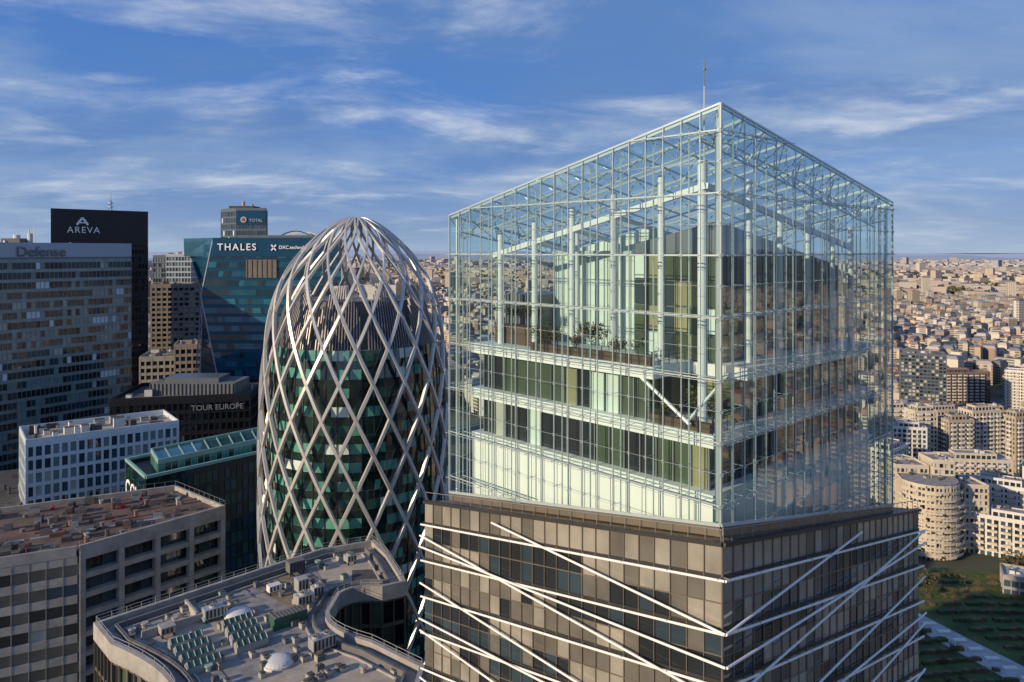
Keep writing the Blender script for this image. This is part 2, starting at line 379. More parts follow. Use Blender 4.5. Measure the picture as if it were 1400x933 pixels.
# ---- base
bs=MB('lower_facade')
o=-0.35; BX,BY=36.4,32.3
def bp(side,t,z,off=0):
    return Vector((o-off,o+t,z)) if side=='L' else Vector((o+t,o-off,z))
for side,LN,sl,sl2 in(('L',BY-o,0.155,0.058),('R',BX-o,0.17,0.05)):
    nc=round(LN/1.35)
    ztf=lambda t:130.6-(0.158 if side=='L' else 0.176)*t
    for j in range(nc):
        t0=LN*j/nc;t1=LN*(j+1)/nc
        bs.poly((bp(side,t0,ztf(t0)-2.2),bp(side,t1,ztf(t1)-2.2),bp(side,t1,ztf(t1)-.15),bp(side,t0,ztf(t0)-.15)),R.choice(['taupe','taupe2','taupe2']))
        zt0=ztf(t0)-2.2;zt1=ztf(t1)-2.2; k=0
        while True:
            nz0=128.4-sl*t0-3.5*k; nz1=128.4-sl*t1-3.5*k
            b0=nz0-3.5;b1=nz1-3.5
            if nz0<60: break
            u0=min(nz0,zt0) if k==0 else nz0; u1=min(nz1,zt1) if k==0 else nz1
            for h in range(2):
                f0=h/2;f1=(h+1)/2
                # dark clear strips taper into the taupe ones between the slanting tubes
                zc=u0+(b0-u0)*(f0+f1)/2
                q=(125.0-zc+sl2*t0)/4.6
                dark=((q%2)<0.9) if side=='L' else ((q%2)<.8)
                if side=='L': kk=R.choices(['taupe','taupe2','darkglass'],[4,4,.5])[0] if not dark else R.choices(['darkglass','darkglass2','taupe'],[7,3,1])[0]
                else: kk=R.choices(['silver','mirror','taupe','taupe2'],[5,3,2,2])[0] if not dark else R.choices(['mirror','darkglass2','darkglass','silver'],[3,3,3,1])[0]
                e=R.uniform(-.016,.016)
                bs.poly((bp(side,t0,u0+(b0-u0)*f1,e),bp(side,t1,u1+(b1-u1)*f1,-e),bp(side,t1,u1+(b1-u1)*f0,-e),bp(side,t0,u0+(b0-u0)*f0,e)),kk)
            k+=1
        bs.beam(bp(side,t0,60,.04),bp(side,t0,ztf(t0)-.15,.04),0.06,'bronze',0.12)
    bs.poly((bp(side,0,0),bp(side,LN,0),bp(side,LN,62),bp(side,0,62)),'taupe')
    k=0
    while 128.4-3.5*k>60:
        z=128.4-3.5*k
        bs.beam(bp(side,0,z-1.75,.03),bp(side,LN,z-1.75-sl*LN,.03),0.08,'bronze',0.08)
        bs.beam(bp(side,0,z,.03),bp(side,LN,z-sl*LN,.03),0.1,'frame',0.25)
        k+=1
    k=0
    while 128.4-3.5*k>60:
        z=128.4-3.5*k
        bs.tube(bp(side,-0.45,z,.5),bp(side,LN,z-sl*LN,.5),0.09,'whitepanel',8); k+=1
    s_=(0.158 if side=='L' else 0.176)
    for zs,dz,sg,off in((125.0,4.6,sl2,.62),(122.9,7.0,-.05,.72)):
        k=0
        while zs-dz*k>60:
            z=zs-dz*k
            tc=min(LN,(129.8-z)/(s_+sg))
            bs.tube(bp(side,-off*.9,z,off),bp(side,tc,z+sg*tc,off),0.09,'whitepanel',8); k+=1
    t=0
    while t<LN:
        for k in range(0,18,1):
            z=128.4-3.5*k-sl*t
            if z>62: bs.beam(bp(side,t,z),bp(side,t,z,.6),0.06,'greyframe')
        t+=4
    bs.beam(bp(side,-.1,ztf(0),.05),bp(side,LN,ztf(LN),.05),0.5,'frame',0.25)
    for j in range(nc+1):
        t=LN*j/nc; bs.beam(bp(side,t,ztf(t)+.1,-.1),bp(side,t,ztf(t)+.9,-.1),0.04,'greyframe')
    bs.beam(bp(side,0,ztf(0)+.9,-.1),bp(side,LN,ztf(LN)+.9,-.1),0.05,'greyframe')
bs.poly(((BX,o,0),(BX,BY,0),(BX,BY,zbase(BX,BY)),(BX,o,zbase(BX,o)-.1)),'darkglass2')
bs.poly(((BX,BY,0),(o,BY,0),(o,BY,zbase(o,BY)-.1),(BX,BY,zbase(BX,BY))),'darkglass2')
bs.poly([(x,y,zbase(x,y)-.12) for x,y in((o+.05,o+.05),(BX,o+.05),(BX,BY),(o+.05,BY))],'deck')
bs.beam((.0,.0,zb(0,0)-.45),(.0,H,zb(0,H)-.45),0.2,'bronze',0.6); bs.beam((0.15,0,zb(0,0)-.45),(W,0,zb(W,0)-.45),0.2,'bronze',0.6)
bs.obj(T)
# ================================================================== trees / shrubs
def tree_mesh(name,h,seed,leafk=('leaf','leafb'),nleaf=420,ls=0.45):
    r=random.Random(seed); mb=MB(name); th=h*0.38
    mb.tube((0,0,0),(0,0,th),h*.022,'bark',7,h*.014)
    tips=[]
    for i in range(9):
        a=i*2.4+r.random(); e=r.uniform(.35,1.2); L=h*r.uniform(.28,.5); b=Vector((0,0,th*r.uniform(.75,1)))
        t=b+Vector((math.cos(a)*math.cos(e),math.sin(a)*math.cos(e),math.sin(e)))*L
        mb.tube(b,t,h*.01,'bark',5,h*.003); tips.append(t); tips.append(b.lerp(t,.6))
        t2=b.lerp(t,.5)+Vector((r.uniform(-1,1),r.uniform(-1,1),r.uniform(.2,1)))*h*.13; mb.tube(b.lerp(t,.5),t2,h*.005,'bark',4,h*.002); tips.append(t2)
    for i in range(nleaf):
        c=r.choice(tips)+Vector((r.gauss(0,1),r.gauss(0,1),r.gauss(0,.8)))*h*.065
        n=Vector((r.gauss(0,1),r.gauss(0,1),r.gauss(0,1))).normalized(); a=n.orthogonal().normalized(); b=n.cross(a); z=ls*r.uniform(.6,1.4)
        mb.poly((c-a*z*.5,c-b*z*.35,c+a*z*.5,c+b*z*.35),r.choice(leafk))
    me=mb.obj(); d=me.data; bpy.data.objects.remove(me); return d
tm=[tree_mesh('tree_mesh%d'%i,1.0*11,i,ls=0.9,nleaf=380) for i in range(4)]
sh=[tree_mesh('shrub_mesh%d'%i,2.6,30+i,leafk=('leaf','leaf','leafb'),nleaf=450,ls=0.16) for i in range(3)]
def inst(name,d,loc,s=1,rz=0,parent=None):
    o_=bpy.data.objects.new(name,d); o_.location=loc; o_.scale=(s,s,s); o_.rotation_euler=(0,0,rz); sc.collection.objects.link(o_)
    if parent: o_.parent=parent
for i,(x,y,z,s_) in enumerate([(2.6,13.6,141.3,1.45),(2.5,17.5,141.3,1.0),(2.6,19,141.3,1.2),(2.4,10.4,141.3,.9),(4.2,4.6,137.1,1.35),(2.3,5.8,137.1,.9),(4.6,23,143,1.0),(3,15.5,141.3,.9),(4,3,137.1,.8),(4.4,21.5,143,1.0),(4.5,25,143,1.0)]):
    inst('terrace_shrub_%d'%i,sh[i%3],(x,y,z),s_,i,T)
# ================================================================== LATTICE (EGG) TOWER
E=empty('egg_shaped_lattice_tower',(-31.2,150,0))
prof=[(0,14.5),(15,15.6),(40,17.2),(70,18.2),(95,18.6),(112,18.6),(122,18.3),(129,17.8),(136,16.9),(141.6,15.5),(145.5,13.8),(149,11.3),(152.3,8.2),(154.6,5.4),(156,2.9),(156.4,1.3)]
def catmull(pts,n=8):
    out=[]
    for i in range(len(pts)-1):
        p0=pts[max(i-1,0)];p1=pts[i];p2=pts[i+1];p3=pts[min(i+2,len(pts)-1)]
        for k in range(n):
            t=k/n; out.append(tuple(0.5*((2*p1[d])+(-p0[d]+p2[d])*t+(2*p0[d]-5*p1[d]+4*p2[d]-p3[d])*t*t+(-p0[d]+3*p1[d]-3*p2[d]+p3[d])*t**3) for d in(0,1)))
    out.append(pts[-1]); return out
pf=catmull(prof,10)
def rad(z):
    for a,b in zip(pf,pf[1:]):
        if a[0]<=z<=b[0]: return a[1]+(b[1]-a[1])*(z-a[0])/(b[0]-a[0]+1e-9)
    return pf[-1][1]
S=[0]
for a,b in zip(pf,pf[1:]): S.append(S[-1]+math.hypot(b[0]-a[0],b[1]-a[1]))
la=MB('diagrid'); NS=19; kk=0.0262
def strand(th0,sg,ww=0.74):
    i=la.mi('lattice')
    ids=list(range(0,len(pf),2)); 
    if ids[-1]!=len(pf)-1: ids.append(len(pf)-1)
    P=[]
    for q in ids:
        z,r=pf[q]; th=th0+sg*kk*S[q]; P.append(Vector((r*math.cos(th),r*math.sin(th),z)))
    rings=[]
    for a in range(len(P)):
        t=(P[min(a+1,len(P)-1)]-P[max(a-1,0)]).normalized()
        c=Vector((P[a].x,P[a].y,0)).normalized(); z=P[a].z
        nrm=(c*1.0+Vector((0,0,1))*(0 if z<120 else (z-120)/18)).normalized()
        sd=t.cross(nrm).normalized(); nn=sd.cross(t).normalized()
        dp=0.5; off=0.0 if sg>0 else 0.06
        w2=ww*(1 if z<145 else 0.66)
        b=len(la.v)
        for u,v in((-.5,-.5),(.5,-.5),(.35,.5),(-.35,.5)): la.v.append(tuple(P[a]+sd*u*w2+nn*(v*dp+off)))
        rings.append(b)
    for a,b in zip(rings,rings[1:]):
        for q in range(4):
            la.f.append((a+q,a+(q+1)%4,b+(q+1)%4,b+q)); la.m.append(i)
for k in range(NS):
    strand(2*math.pi*k/NS+.12,1); strand(2*math.pi*k/NS+.12,-1)
for k in range(28):
    a0=2*math.pi*k/28;a1=2*math.pi*(k+1)/28; la.beam((1.5*math.cos(a0),1.5*math.sin(a0),156.35),(1.5*math.cos(a1),1.5*math.sin(a1),156.35),.5,'lattice')
la.obj(E)
eb=MB('glazed_body'); nseg=96; fh=3.3
z=0
c=lambda r,t,zz:(r*math.cos(t),r*math.sin(t),zz)
while z<131:
    z1=z+fh; r0=rad(z)-1.7;r1=rad(z+1.5)-1.7;r2=rad(z1)-1.7; g=None
    for k in range(nseg):
        a=2*math.pi*k/nseg;b=2*math.pi*(k+1)/nseg
        eb.poly((c(r0+.08,a,z),c(r0+.08,b,z),c(r1+.08,b,z+1.5),c(r1+.08,a,z+1.5)),'greenglass3' )
        if g is None or R.random()>.45: g=R.choices(['greenglass','greenglass2','greenglass3','palegreen'],[4,6,4,.8])[0]
        e=R.uniform(-.02,.02)
        eb.poly((c(r1+e,a,z+1.5),c(r1-e,b,z+1.5),c(r2-e,b,z1),c(r2+e,a,z1)),g)
        eb.poly((c(r1+.08,a,z+1.5),c(r1+.08,b,z+1.5),c(r1-.02,b,z+1.5),c(r1-.02,a,z+1.5)),'greyframe')
        if k%2==0: eb.beam(c(r0+.12,a,z),c(r2+.12,a,z1),.1,'frame',.14)
    z=z1
zt_=z
for k in range(180):
    a=2*math.pi*k/180
    if k%18 in(0,17): continue
    ph_=((k%18)-8.5)/8.5; top=zt_+11.5*math.sqrt(max(0.08,1-ph_**2*.95))
    pr=None
    for q in range(7):
        zz=zt_+(top-zt_)*q/6; r=rad(zz)-2.0-0.9*(zz-zt_)/11
        p=Vector((r*math.cos(a),r*math.sin(a),zz))
        if pr is not None: eb.beam(pr,p,0.16,'louver',0.45,up=Vector((math.cos(a),math.sin(a),0)))
        pr=p
for k in range(64):
    a=2*math.pi*k/64;b=2*math.pi*(k+1)/64
    for z0,z1 in((zt_,zt_+4),(zt_+4,zt_+8.5)):
        r0=rad(z0)-3.2-(z0-zt_)*.1;r1=rad(z1)-3.2-(z1-zt_)*.1
        eb.poly((c(r0,a,z0),c(r0,b,z0),c(r1,b,z1),c(r1,a,z1)),'darkconc')
eb.poly([c(rad(zt_+8.5)-4,2*math.pi*k/64,zt_+8.5) for k in range(64)],'roofgrey')
eb.poly([c(rad(zt_)-1.7,2*math.pi*k/64,zt_+.02) for k in range(64)],'roofgrey')
for x,y in((-4,-3),(3,-4),(0,3),(5,2)): eb.box(x,y,zt_+8.5,x+2.6,y+2.2,zt_+11,'whiter')
eb.obj(E)
# ================================================================== LEFT TALL OFFICE TOWER
b=MB('curtain_wall_office_tower')
P=[(-205,203),(-147.5,290),(-176,310),(-234,223)]
polybuild(b,P,0,147,3.4,1.5,'greygreen',['tallglass','tallglass2','darkglass','bluelight','blind'],weights=[4.5,7,5,.8,.3],band=1.15,pier=0.12,recess=0.12,pierout=.03,roofk='roofdark',par=0,run=.35)
polybuild(b,P,147,152.2,5.2,8,'greysign',['slate'],band=4.5,pier=0,recess=.1,roofk='roofdark',par=.6)
clutter(b,P,152.3,16,smax=4,hmax=1.6)
b.tube((-184,285,152),(-184,285,158),.2,'steel',6); b.tube((-181,281,152),(-181,281,156.5),.9,'whiter',10); b.tube((-188,284,152),(-188,284,156),1.2,'whiter',10)
b.tube((-178,279,152),(-178,279,159),.12,'steel',6); b.box(-190,278,152,-183,284,154.6,'darkconc')
ob=b.obj(); text('rooftop_lettering','Defense',(-169.8,256.0,148.1),4.9,(57.5,87),'tealdark',ob,bold=.03)
# ================================================================== BLACK TOWER
b=MB('black_office_tower')
P=[(-212.7,345),(-182.4,375),(-205,421),(-243,395)]
polybuild(b,P,0,152,3.6,1.6,'black',['blackg','darkglass'],band=1.5,pier=.5,recess=.2,roofk='roofdark',par=0)
polybuild(b,P,152,168.6,16.6,50,'black',['blackg'],band=16,pier=0,recess=.2,roofk='roofdark',par=1)
ob=b.obj()
uu=Vector((30.3,30,0)).normalized(); q0=Vector((-212.7,345,0))+Vector((uu.y,-uu.x,0))*.15
q=q0+uu*6.5; text('lettering','AREVA',(q.x,q.y,158.4),4.2,(30.3,30),'whitesign',ob).data.space_character=1.15
mb=MB('logo_mark'); nn=Vector((uu.y,-uu.x,0)); q=q0+uu*13.0+nn*.3
for s_ in(-1,1): mb.beam(q+Vector((0,0,165.6)),q+uu*(s_*2.4)+Vector((0,0,162.2)),.95,'whitesign',.1,up=nn)
mb.beam(q-uu*1.1+Vector((0,0,163.2)),q+uu*1.1+Vector((0,0,163.2)),.1,'whitesign',.5); mb.obj(ob)
b=MB('antenna_mast')
for dx,dy in((-1,-1),(1,-1),(0,1.2)): b.tube((-208+dx,388+dy,168.5),(-208+dx*.3,388+dy*.3,176),.14,'red',5)
for z in(170.5,172.5,174.5): b.tube((-208,388,z),(-208,388,z+.5),1.2,'steel',8)
b.tube((-208,388,175),(-208,388,180),.12,'steel',5); b.obj()
# ================================================================== TEAL HOURGLASS TOWER
b=MB('teal_faceted_office_tower')
Lz=[0,98,132.6,154.3]
Pp=[ [(-126.5,306),(-113.5,290),(-66,290),(-72,325),(-136.5,325)],
     [(-127.5,306),(-113.5,290),(-66,290),(-72,325),(-137.5,325)],
     [(-126.5,306),(-120.6,290),(-66,290),(-72,325),(-134.5,325)],
     [(-134,306),(-116,290),(-66,290),(-72,325),(-142,325)] ]
for l in range(3):
    z0,z1=Lz[l],Lz[l+1]; 
    for i in range(5):
        a0=Vector((*Pp[l][i],z0));b0=Vector((*Pp[l][(i+1)%5],z0));a1=Vector((*Pp[l+1][i],z1));b1=Vector((*Pp[l+1][(i+1)%5],z1))
        nf=max(1,round((z1-z0)/3.6)); nb=max(2,round((b1-a1).length/1.6))
        for f in range(nf):
            f0=f/nf;f1=(f+.62)/nf;f2=(f+1)/nf; k=None
            for c_ in range(nb):
                c0=c_/nb;c1=(c_+1)/nb
                g=lambda cc,ff:(a0.lerp(b0,cc)).lerp(a1.lerp(b1,cc),ff)
                if k is None or R.random()>.5: k=R.choices(['tealglass','tealglass2','tealdark','darkglass2'],[5,3,4,2])[0] if i!=0 else R.choices(['tealband','tealglass'],[3,1])[0]
                b.poly((g(c0,f0),g(c1,f0),g(c1,f1),g(c0,f1)),k)
            b.poly((a0.lerp(a1,f1),b0.lerp(b1,f1),b0.lerp(b1,f2),a0.lerp(a1,f2)),'tealband' )
            q=a0.lerp(a1,f2);w=b0.lerp(b1,f2); b.beam(q,w,.2,'tealdark' if f%2 else 'tealband',.15)
        b.beam(a0,a1,.35,'greysign')
b.poly([(x,y,154.25) for x,y in Pp[3]],'roofdark')
b.obox((-116,289.75,147.8),(50,0,0),(0,.2,0),(0,0,7.2),'tealband')
b.poly(((-134,305.8,147.6),(-116,289.75,147.8),(-116,289.75,155),(-134.2,305.8,155)),'tealglass')
b.box(-103,289.7,139.5,-91,289.95,146.5,'bronze')
for i in range(7): b.beam((-102.5+i*1.9,289.6,139.6),(-102.5+i*1.9,289.6,146.4),.15,'frame')
b.box(-110,300,154.3,-74,318,156.2,'slate')
ob=b.obj()
text('lettering','THALES',(-114,289.6,150.2),3.7,(1,0),'whitesign',ob,bold=.03).data.space_character=1.25
text('lettering_2','DXC.technology',(-90.2,289.6,150.7),1.8,(1,0),'whitesign',ob,bold=.02)
mb=MB('logo_mark')
for s_ in(-1,1):
    mb.beam((-92.2-.9*s_,289.3,150.1),(-92.2+.9*s_,289.3,152.3),.5,'whitesign',.1,up=(0,1,0))
mb.obj(ob)
# ================================================================== BLUE GLASS TOWER BEHIND
b=MB('blue_glass_office_tower')
P=[(-167,430),(-155,420),(-138,420),(-146,447),(-174,447)]
polybuild(b,P,0,173,3.6,1.7,'slate',['bluegl','darkglass2','tealdark','bluelight'],weights=[5,4,3,1],band=.9,pier=.2,recess=.1,roofk='roofdark')
b.tube((-155,432,174),(-155,432,178.5),.9,'tan',8); b.tube((-150,432,174),(-150,432,177),.7,'tan',8)
b.box(-162,428,174,-148,440,175.6,'roofdark')
b.box(-154.8,419.7,164.6,-138.2,419.85,172.6,'tealband')
ob=b.obj(); text('lettering','TOTAL',(-147.4,419.5,166.2),2.4,(1,0),'greysign',ob)
mb=MB('logo_disc'); mb.tube((-150.5,419.2,167.4),(-150.5,419.5,167.4),1.7,'greysign',16); mb.tube((-150.5,419.1,167.4),(-150.5,419.2,167.4),1.0,'red',16); mb.obj(ob)
b=MB('arched_roof_building')
polybuild(b,rect((-148,460),(-118,460),20),0,150,3.6,3,'whiter',['bluegl'],par=0)
for yy in(460.2,470,479.5):
    pr=None
    for i in range(15):
        a=math.pi*i/14; p=Vector((-133+14*math.cos(a),yy,150+12*math.sin(a)))
        if pr is not None: b.beam(pr,p,.7,'whiter')
        pr=p
b.obj()
def tower(name,P0,P1,dep,zt0,fh,bay,wk,gls,**kw):
    b=MB(name); P=rect(P0,P1,dep); polybuild(b,P,0,zt0,fh,bay,wk,gls,**kw); clutter(b,P,zt0,8,smax=4,hmax=2.5); return b.obj()
tower('beige_apartment_tower',(-205,424),(-180,432),20,130,2.9,3,'tan',['bluegl','darkglass','blind'],band=1.2,pier=.8,recess=.5)
tower('grey_office_tower',(-222,480),(-206,480),20,147,3.4,2,'greysign',['bluegl','tallglass'],band=1,pier=.3)
tower('grey_office_tower',(-240,500),(-229,500),20,146,3.4,2,'slate',['darkglass','tallglass'],band=1,pier=.3)
tower('stone_office_block',(-151,334),(-139,338),18,107,3.2,2.6,'tan',['bluegl','darkglass'],band=1.3,pier=.7,recess=.4)
tower('grey_office_block',(-172,345),(-154,350),20,100,3.2,2.6,'concrete',['bluegl','darkglass'],band=1.3,pier=.7,recess=.4)
b=MB('dark_office_building')
P=[(-127,236),(-86,246),(-90,275),(-131,265)]
polybuild(b,P,0,102,3.4,1.8,'black',['blackg','darkglass','slate'],weights=[6,4,1],band=1.3,pier=.4,recess=.3,roofk='roofdark',par=1.2)
b.box(-120,248,102,-92,262,106,'darkconc'); b.box(-116,250,106,-98,260,107.5,'slate'); clutter(b,P,102,12)
for i in range(22): b.box(-120+i*1.3,247.7,102.2,-119.8+i*1.3,247.98,105.9,'slate')
ob=b.obj(); text('lettering','TOUR EUROPE',(-103.5,241.4,98.4),2.4,(41,10),'dimsign',ob)
b=MB('white_office_building')
P=[(-125.5,193),(-96,215.6),(-107,230),(-137,208)]
polybuild(b,P,0,100,3.4,2.0,'bluelight',['bluegl','darkglass2','tallglass','blind'],weights=[4,3,4,1],band=.9,pier=.6,recess=.35,pierout=.08,roofk='rooftan',par=1.2)
clutter(b,P,100,30,smax=3,hmax=2.4); 
b.obj()
b=MB('green_office_building')
P=[(-85.6,175),(-60,204.5),(-70,222),(-98,190)]
polybuild(b,P,0,95.7,3.4,1.6,'greenglass3',['greenglass','greenglass3','tealdark'],band=.8,pier=.1,recess=.1,roofk='roofdark',par=1.0)
Pi=[(-85.2,180),(-66,202.5),(-71.5,214.5),(-92,190.5)]
for i in range(4):
    a=P[i];c_=P[(i+1)%4]; b.beam((*a,97),(*c_,97),.6,'greensteel',.7)
polybuild(b,Pi,95.7,99.2,3.5,1.6,'greensteel',['greenglass','greenglass2'],band=.7,pier=.15,recess=.1,roofk='greenglass',par=.5)
for i in range(1,9):
    a=Vector((*Pi[0],99.3)).lerp(Vector((*Pi[1],99.3)),i/9);c_=Vector((*Pi[3],99.3)).lerp(Vector((*Pi[2],99.3)),i/9); b.beam(a,c_,.25,'greensteel',.2)
ob=b.obj(); text('lettering','CGI',(-97,188.4,88.5),6.5,(12.4,-15),'whitesign',ob,bold=.05); text('lettering_2','CGI',(-67,196.6,92.2),3.4,(25.6,29.5),'greysign',ob,bold=.03)
b=MB('dark_podium_building')
polybuild(b,[(-175,180),(-130,196),(-138,235),(-185,215)],0,82,3.4,2.4,'darkconc',['darkglass','bluegl'],band=1.2,pier=.3,roofk='roofdark'); clutter(b,[(-175,180),(-130,196),(-138,235),(-185,215)],82,20); b.obj()
b=MB('concrete_frame_office_building')
P=[(-112,106.8),(-72.8,126),(-56,146),(-71.4,158.7),(-128,130)]
wall(b,P[0],P[1],0,98.6,3.3,2.4,'concrete',['darkglass','taupe','bluegl','blind','bronze'],band=1.35,pier=.1,recess=.35,weights=[5,4,2,1,2],run=.4)
A=Vector((*P[1],0));Bv=Vector((*P[2],0));u=(Bv-A).normalized();n=Vector((u.y,-u.x,0));L=(Bv-A).length
wall(b,tuple((A-n*1.6).xy),tuple((Bv-n*1.6).xy),0,98.6,3.3,2.2,'darkconc',['darkglass','bluegl','tallglass2'],band=.6,pier=.08,recess=.05)
z=98.6
while z>2: b.obox(A-n*1.6+Vector((0,0,z-.85)),n*1.6,u*L,(0,0,.85),'concrete'); z-=3.3
for i in range(5):
    c_=A+u*((L-.9)*i/4); b.obox(c_-n*1.2,n*1.35,u*.9,(0,0,99.4),'concrete')
for i in(2,3,4): wall(b,P[i],P[(i+1)%5],0,98.6,3.3,2.4,'concrete',['darkglass','bluegl'],band=1.2,pier=.3)
b.poly([(*p,99.4) for p in P],'roofbrown')
for i in range(5):
    a=Vector((*P[i],98.6));c_=Vector((*P[(i+1)%5],98.6));uu=(c_-a).normalized();nn=Vector((uu.y,-uu.x,0))
    b.obox(a-nn*.5+nn*.05,nn*.5,(c_-a)-uu*.5,(0,0,1.7),'concrete')
    b.beam(a+Vector((0,0,2.6)),c_+Vector((0,0,2.6)),.05,'greyframe')
    for q in range(int((c_-a).length/2)): b.beam(a+uu*q*2+Vector((0,0,1.7)),a+uu*q*2+Vector((0,0,2.6)),.05,'greyframe')
clutter(b,P,99.42,150,kinds=('roofdark','darkconc','brown','roofbrown','brown','darkconc','ventgrey'),smax=2.0,hmax=1.2)
clutter(b,P,99.42,14,kinds=('red',),smax=1.6,hmax=1.1)
for i in range(7):
    q=Vector((-100+i*5.2,122+i*3.0,99.42)); b.tube(q,q+Vector((4.4,2.6,0)),.22,'ventgrey',8)
    if i%2: b.beam(q+Vector((0,1.2,.6)),q+Vector((3.6,3.4,.6)),.25,'red')
b.obj()
# ================================================================== FOREGROUND ROOF
b=MB('curved_roof_office_building')
def bez(a,c,d,n): return [((1-t)**2*a[0]+2*(1-t)*t*c[0]+t*t*d[0],(1-t)**2*a[1]+2*(1-t)*t*c[1]+t*t*d[1]) for t in[i/n for i in range(n+1)]]
RP=[(-55.1,98.8)]+bez((-50,93.5),(-41,88.5),(-38,84),6)+[(-33.5,74),(-11,76),(-10.5,88.6)]+bez((-17.5,94.2),(-24.5,97.5),(-25.0,102),6)+bez((-25.2,106),(-24.5,110.3),(-19,109.6),6)[1:]+[(-15.9,111.3),(-20.0,121),(-23.6,127.1),(-31.4,123.4)]
RZ=100.0
NP=len(RP)
for i in range(NP):
    wall(b,RP[i],RP[(i+1)%NP],0,RZ-1.2,3.6,1.5,'bronze',['darkglass','blackg','taupe','oliveglass'],band=.45,pier=.12,recess=.2,pierout=.12)
b.poly([(*p,RZ-.02) for p in RP],'roofgrey')
def offs(d):
    out=[]
    for i in range(NP):
        p=Vector(RP[i]);a=(p-Vector(RP[i-1])).normalized();c_=(Vector(RP[(i+1)%NP])-p).normalized()
        n1=Vector((a.y,-a.x));n2=Vector((c_.y,-c_.x));m=(n1+n2).normalized(); out.append(p+m*(d/max(.5,m.dot(n1))))
    return out
def ring(d0,d1,z0,z1,k):
    A_=offs(d0);B_=offs(d1)
    for i in range(NP):
        j=(i+1)%NP
        b.poly(((*A_[i],z0),(*A_[j],z0),(*A_[j],z1),(*A_[i],z1)),k); b.poly(((*A_[i],z1),(*A_[j],z1),(*B_[j],z1),(*B_[i],z1)),k); b.poly(((*B_[j],z0),(*B_[i],z0),(*B_[i],z1),(*B_[j],z1)),k)
ring(.15,-.45,RZ-1.3,RZ+.9,'concrete'); ring(-1.9,-2.2,RZ-.01,RZ+.75,'darkconc'); ring(-2.9,-3.1,RZ-.01,RZ+.25,'concrete')
Ao=offs(-.15)
for i in range(NP):
    a=Vector((*Ao[i],RZ));c_=Vector((*Ao[(i+1)%NP],RZ))
    for hh in(1.3,1.75): b.beam(a+Vector((0,0,hh)),c_+Vector((0,0,hh)),.05,'ventgrey')
    m=max(1,int((c_-a).length/1.8))
    for q in range(m): 
        p=a.lerp(c_,q/m); b.beam(p+Vector((0,0,.9)),p+Vector((0,0,1.75)),.06,'ventgrey')
b.poly([(-49,98.5,RZ+.02),(-40,93,RZ+.02),(-33,101,RZ+.02),(-44,107.3,RZ+.02)][::1],'rooftan')
b.poly([(x,y,RZ+.02) for x,y in((-39.5,112),(-30,104),(-27,108),(-36,116.2))],'deck')
b.poly([(x,y,RZ+.024) for x,y in((-32,120.5),(-28,112),(-20.5,113.5),(-24,124.5))],'rooftan')
b.poly([(x,y,RZ+.02) for x,y in((-30,86),(-14,84),(-13,88),(-24,95))],'rooftan')
b.poly([(x,y,RZ+.03) for x,y in((-24,112),(-18.5,112.5),(-20.5,117.5),(-25,117))],'roofdark')
uR=Vector((.77,.64,0));vR=Vector((-.64,.77,0))
for i in range(12):
    q=Vector((-50,97,RZ+.05))+uR*(i*2.4); 
    b.beam(q+vR*0,q+vR*(9-.3*i),.07,'roofdark',.05)
def unit(x,y,lx,ly,h,k,fans=0):
    p=Vector((x,y,RZ)); 
    for a_,b_ in((.1,.1),(lx-.3,.1),(.1,ly-.3),(lx-.3,ly-.3)): b.obox(p+uR*a_+vR*b_,uR*.2,vR*.2,(0,0,.5),'frame')
    b.obox(p+Vector((0,0,.5)),uR*lx,vR*ly,(0,0,h),k)
    for f in range(fans):
        c_=p+uR*(lx*(f+.5)/fans)+vR*ly/2+Vector((0,0,.5+h)); r=min(lx/fans,ly)*.38
        b.tube(c_,c_+Vector((0,0,.25)),r,'ventgrey',14); b.tube(c_+Vector((0,0,.25)),c_+Vector((0,0,.27)),r*.82,'frame',14)
        for w in range(3):
            g=w*math.pi/3; e=Vector((math.cos(g),math.sin(g),0))*r*.85; b.beam(c_-e+Vector((0,0,.3)),c_+e+Vector((0,0,.3)),.05,'ventgrey')
    for q in range(int(lx/.5)): b.obox(p+uR*(q*.5+.15)-vR*.02+Vector((0,0,.65)),uR*.25,vR*.03,(0,0,h-.3),'frame')
def gable(x,y,k='lid'):
    p=Vector((x,y,RZ)); L_=4.0;w_=1.2;h_=0.9
    b.obox(p,uR*L_,vR*w_,(0,0,h_),'ventgrey')
    a=p+Vector((0,0,h_+.01)); r_=a+vR*w_/2+Vector((0,0,.45))
    b.poly((a-vR*.05,a+uR*L_-vR*.05,r_+uR*L_,r_),'green'); b.poly((r_,r_+uR*L_,a+uR*L_+vR*(w_+.05),a+vR*(w_+.05)),k)
    b.poly((a,r_,a+vR*w_),'ventgrey'); b.poly((a+uR*L_,a+uR*L_+vR*w_,r_+uR*L_),'ventgrey')
    for q in range(6): b.beam(a+uR*(q*.75+.1)-vR*.06+Vector((0,0,.03)),r_+uR*(q*.75+.1)+Vector((0,0,.03)),.07,'whiter')
pg=Vector((-38.6,86.6,0))
for i in range(4): q=pg+vR*(i*2.3); gable(q.x+ .5,q.y+1.2)
pg=Vector((-35.2,92.5,0))
for i in range(4): q=pg+vR*(i*2.2)+uR*(i*.2); gable(q.x+1.2,q.y)
b.obox((-31.2,98.2,RZ),uR*4.6,vR*1.9,(0,0,1.5),'green')
for q in range(9): b.obox(Vector((-31.2,98.2,RZ+1.5))+uR*(q*.5+.1),uR*.3,vR*1.9,(0,0,.12),'darkconc')
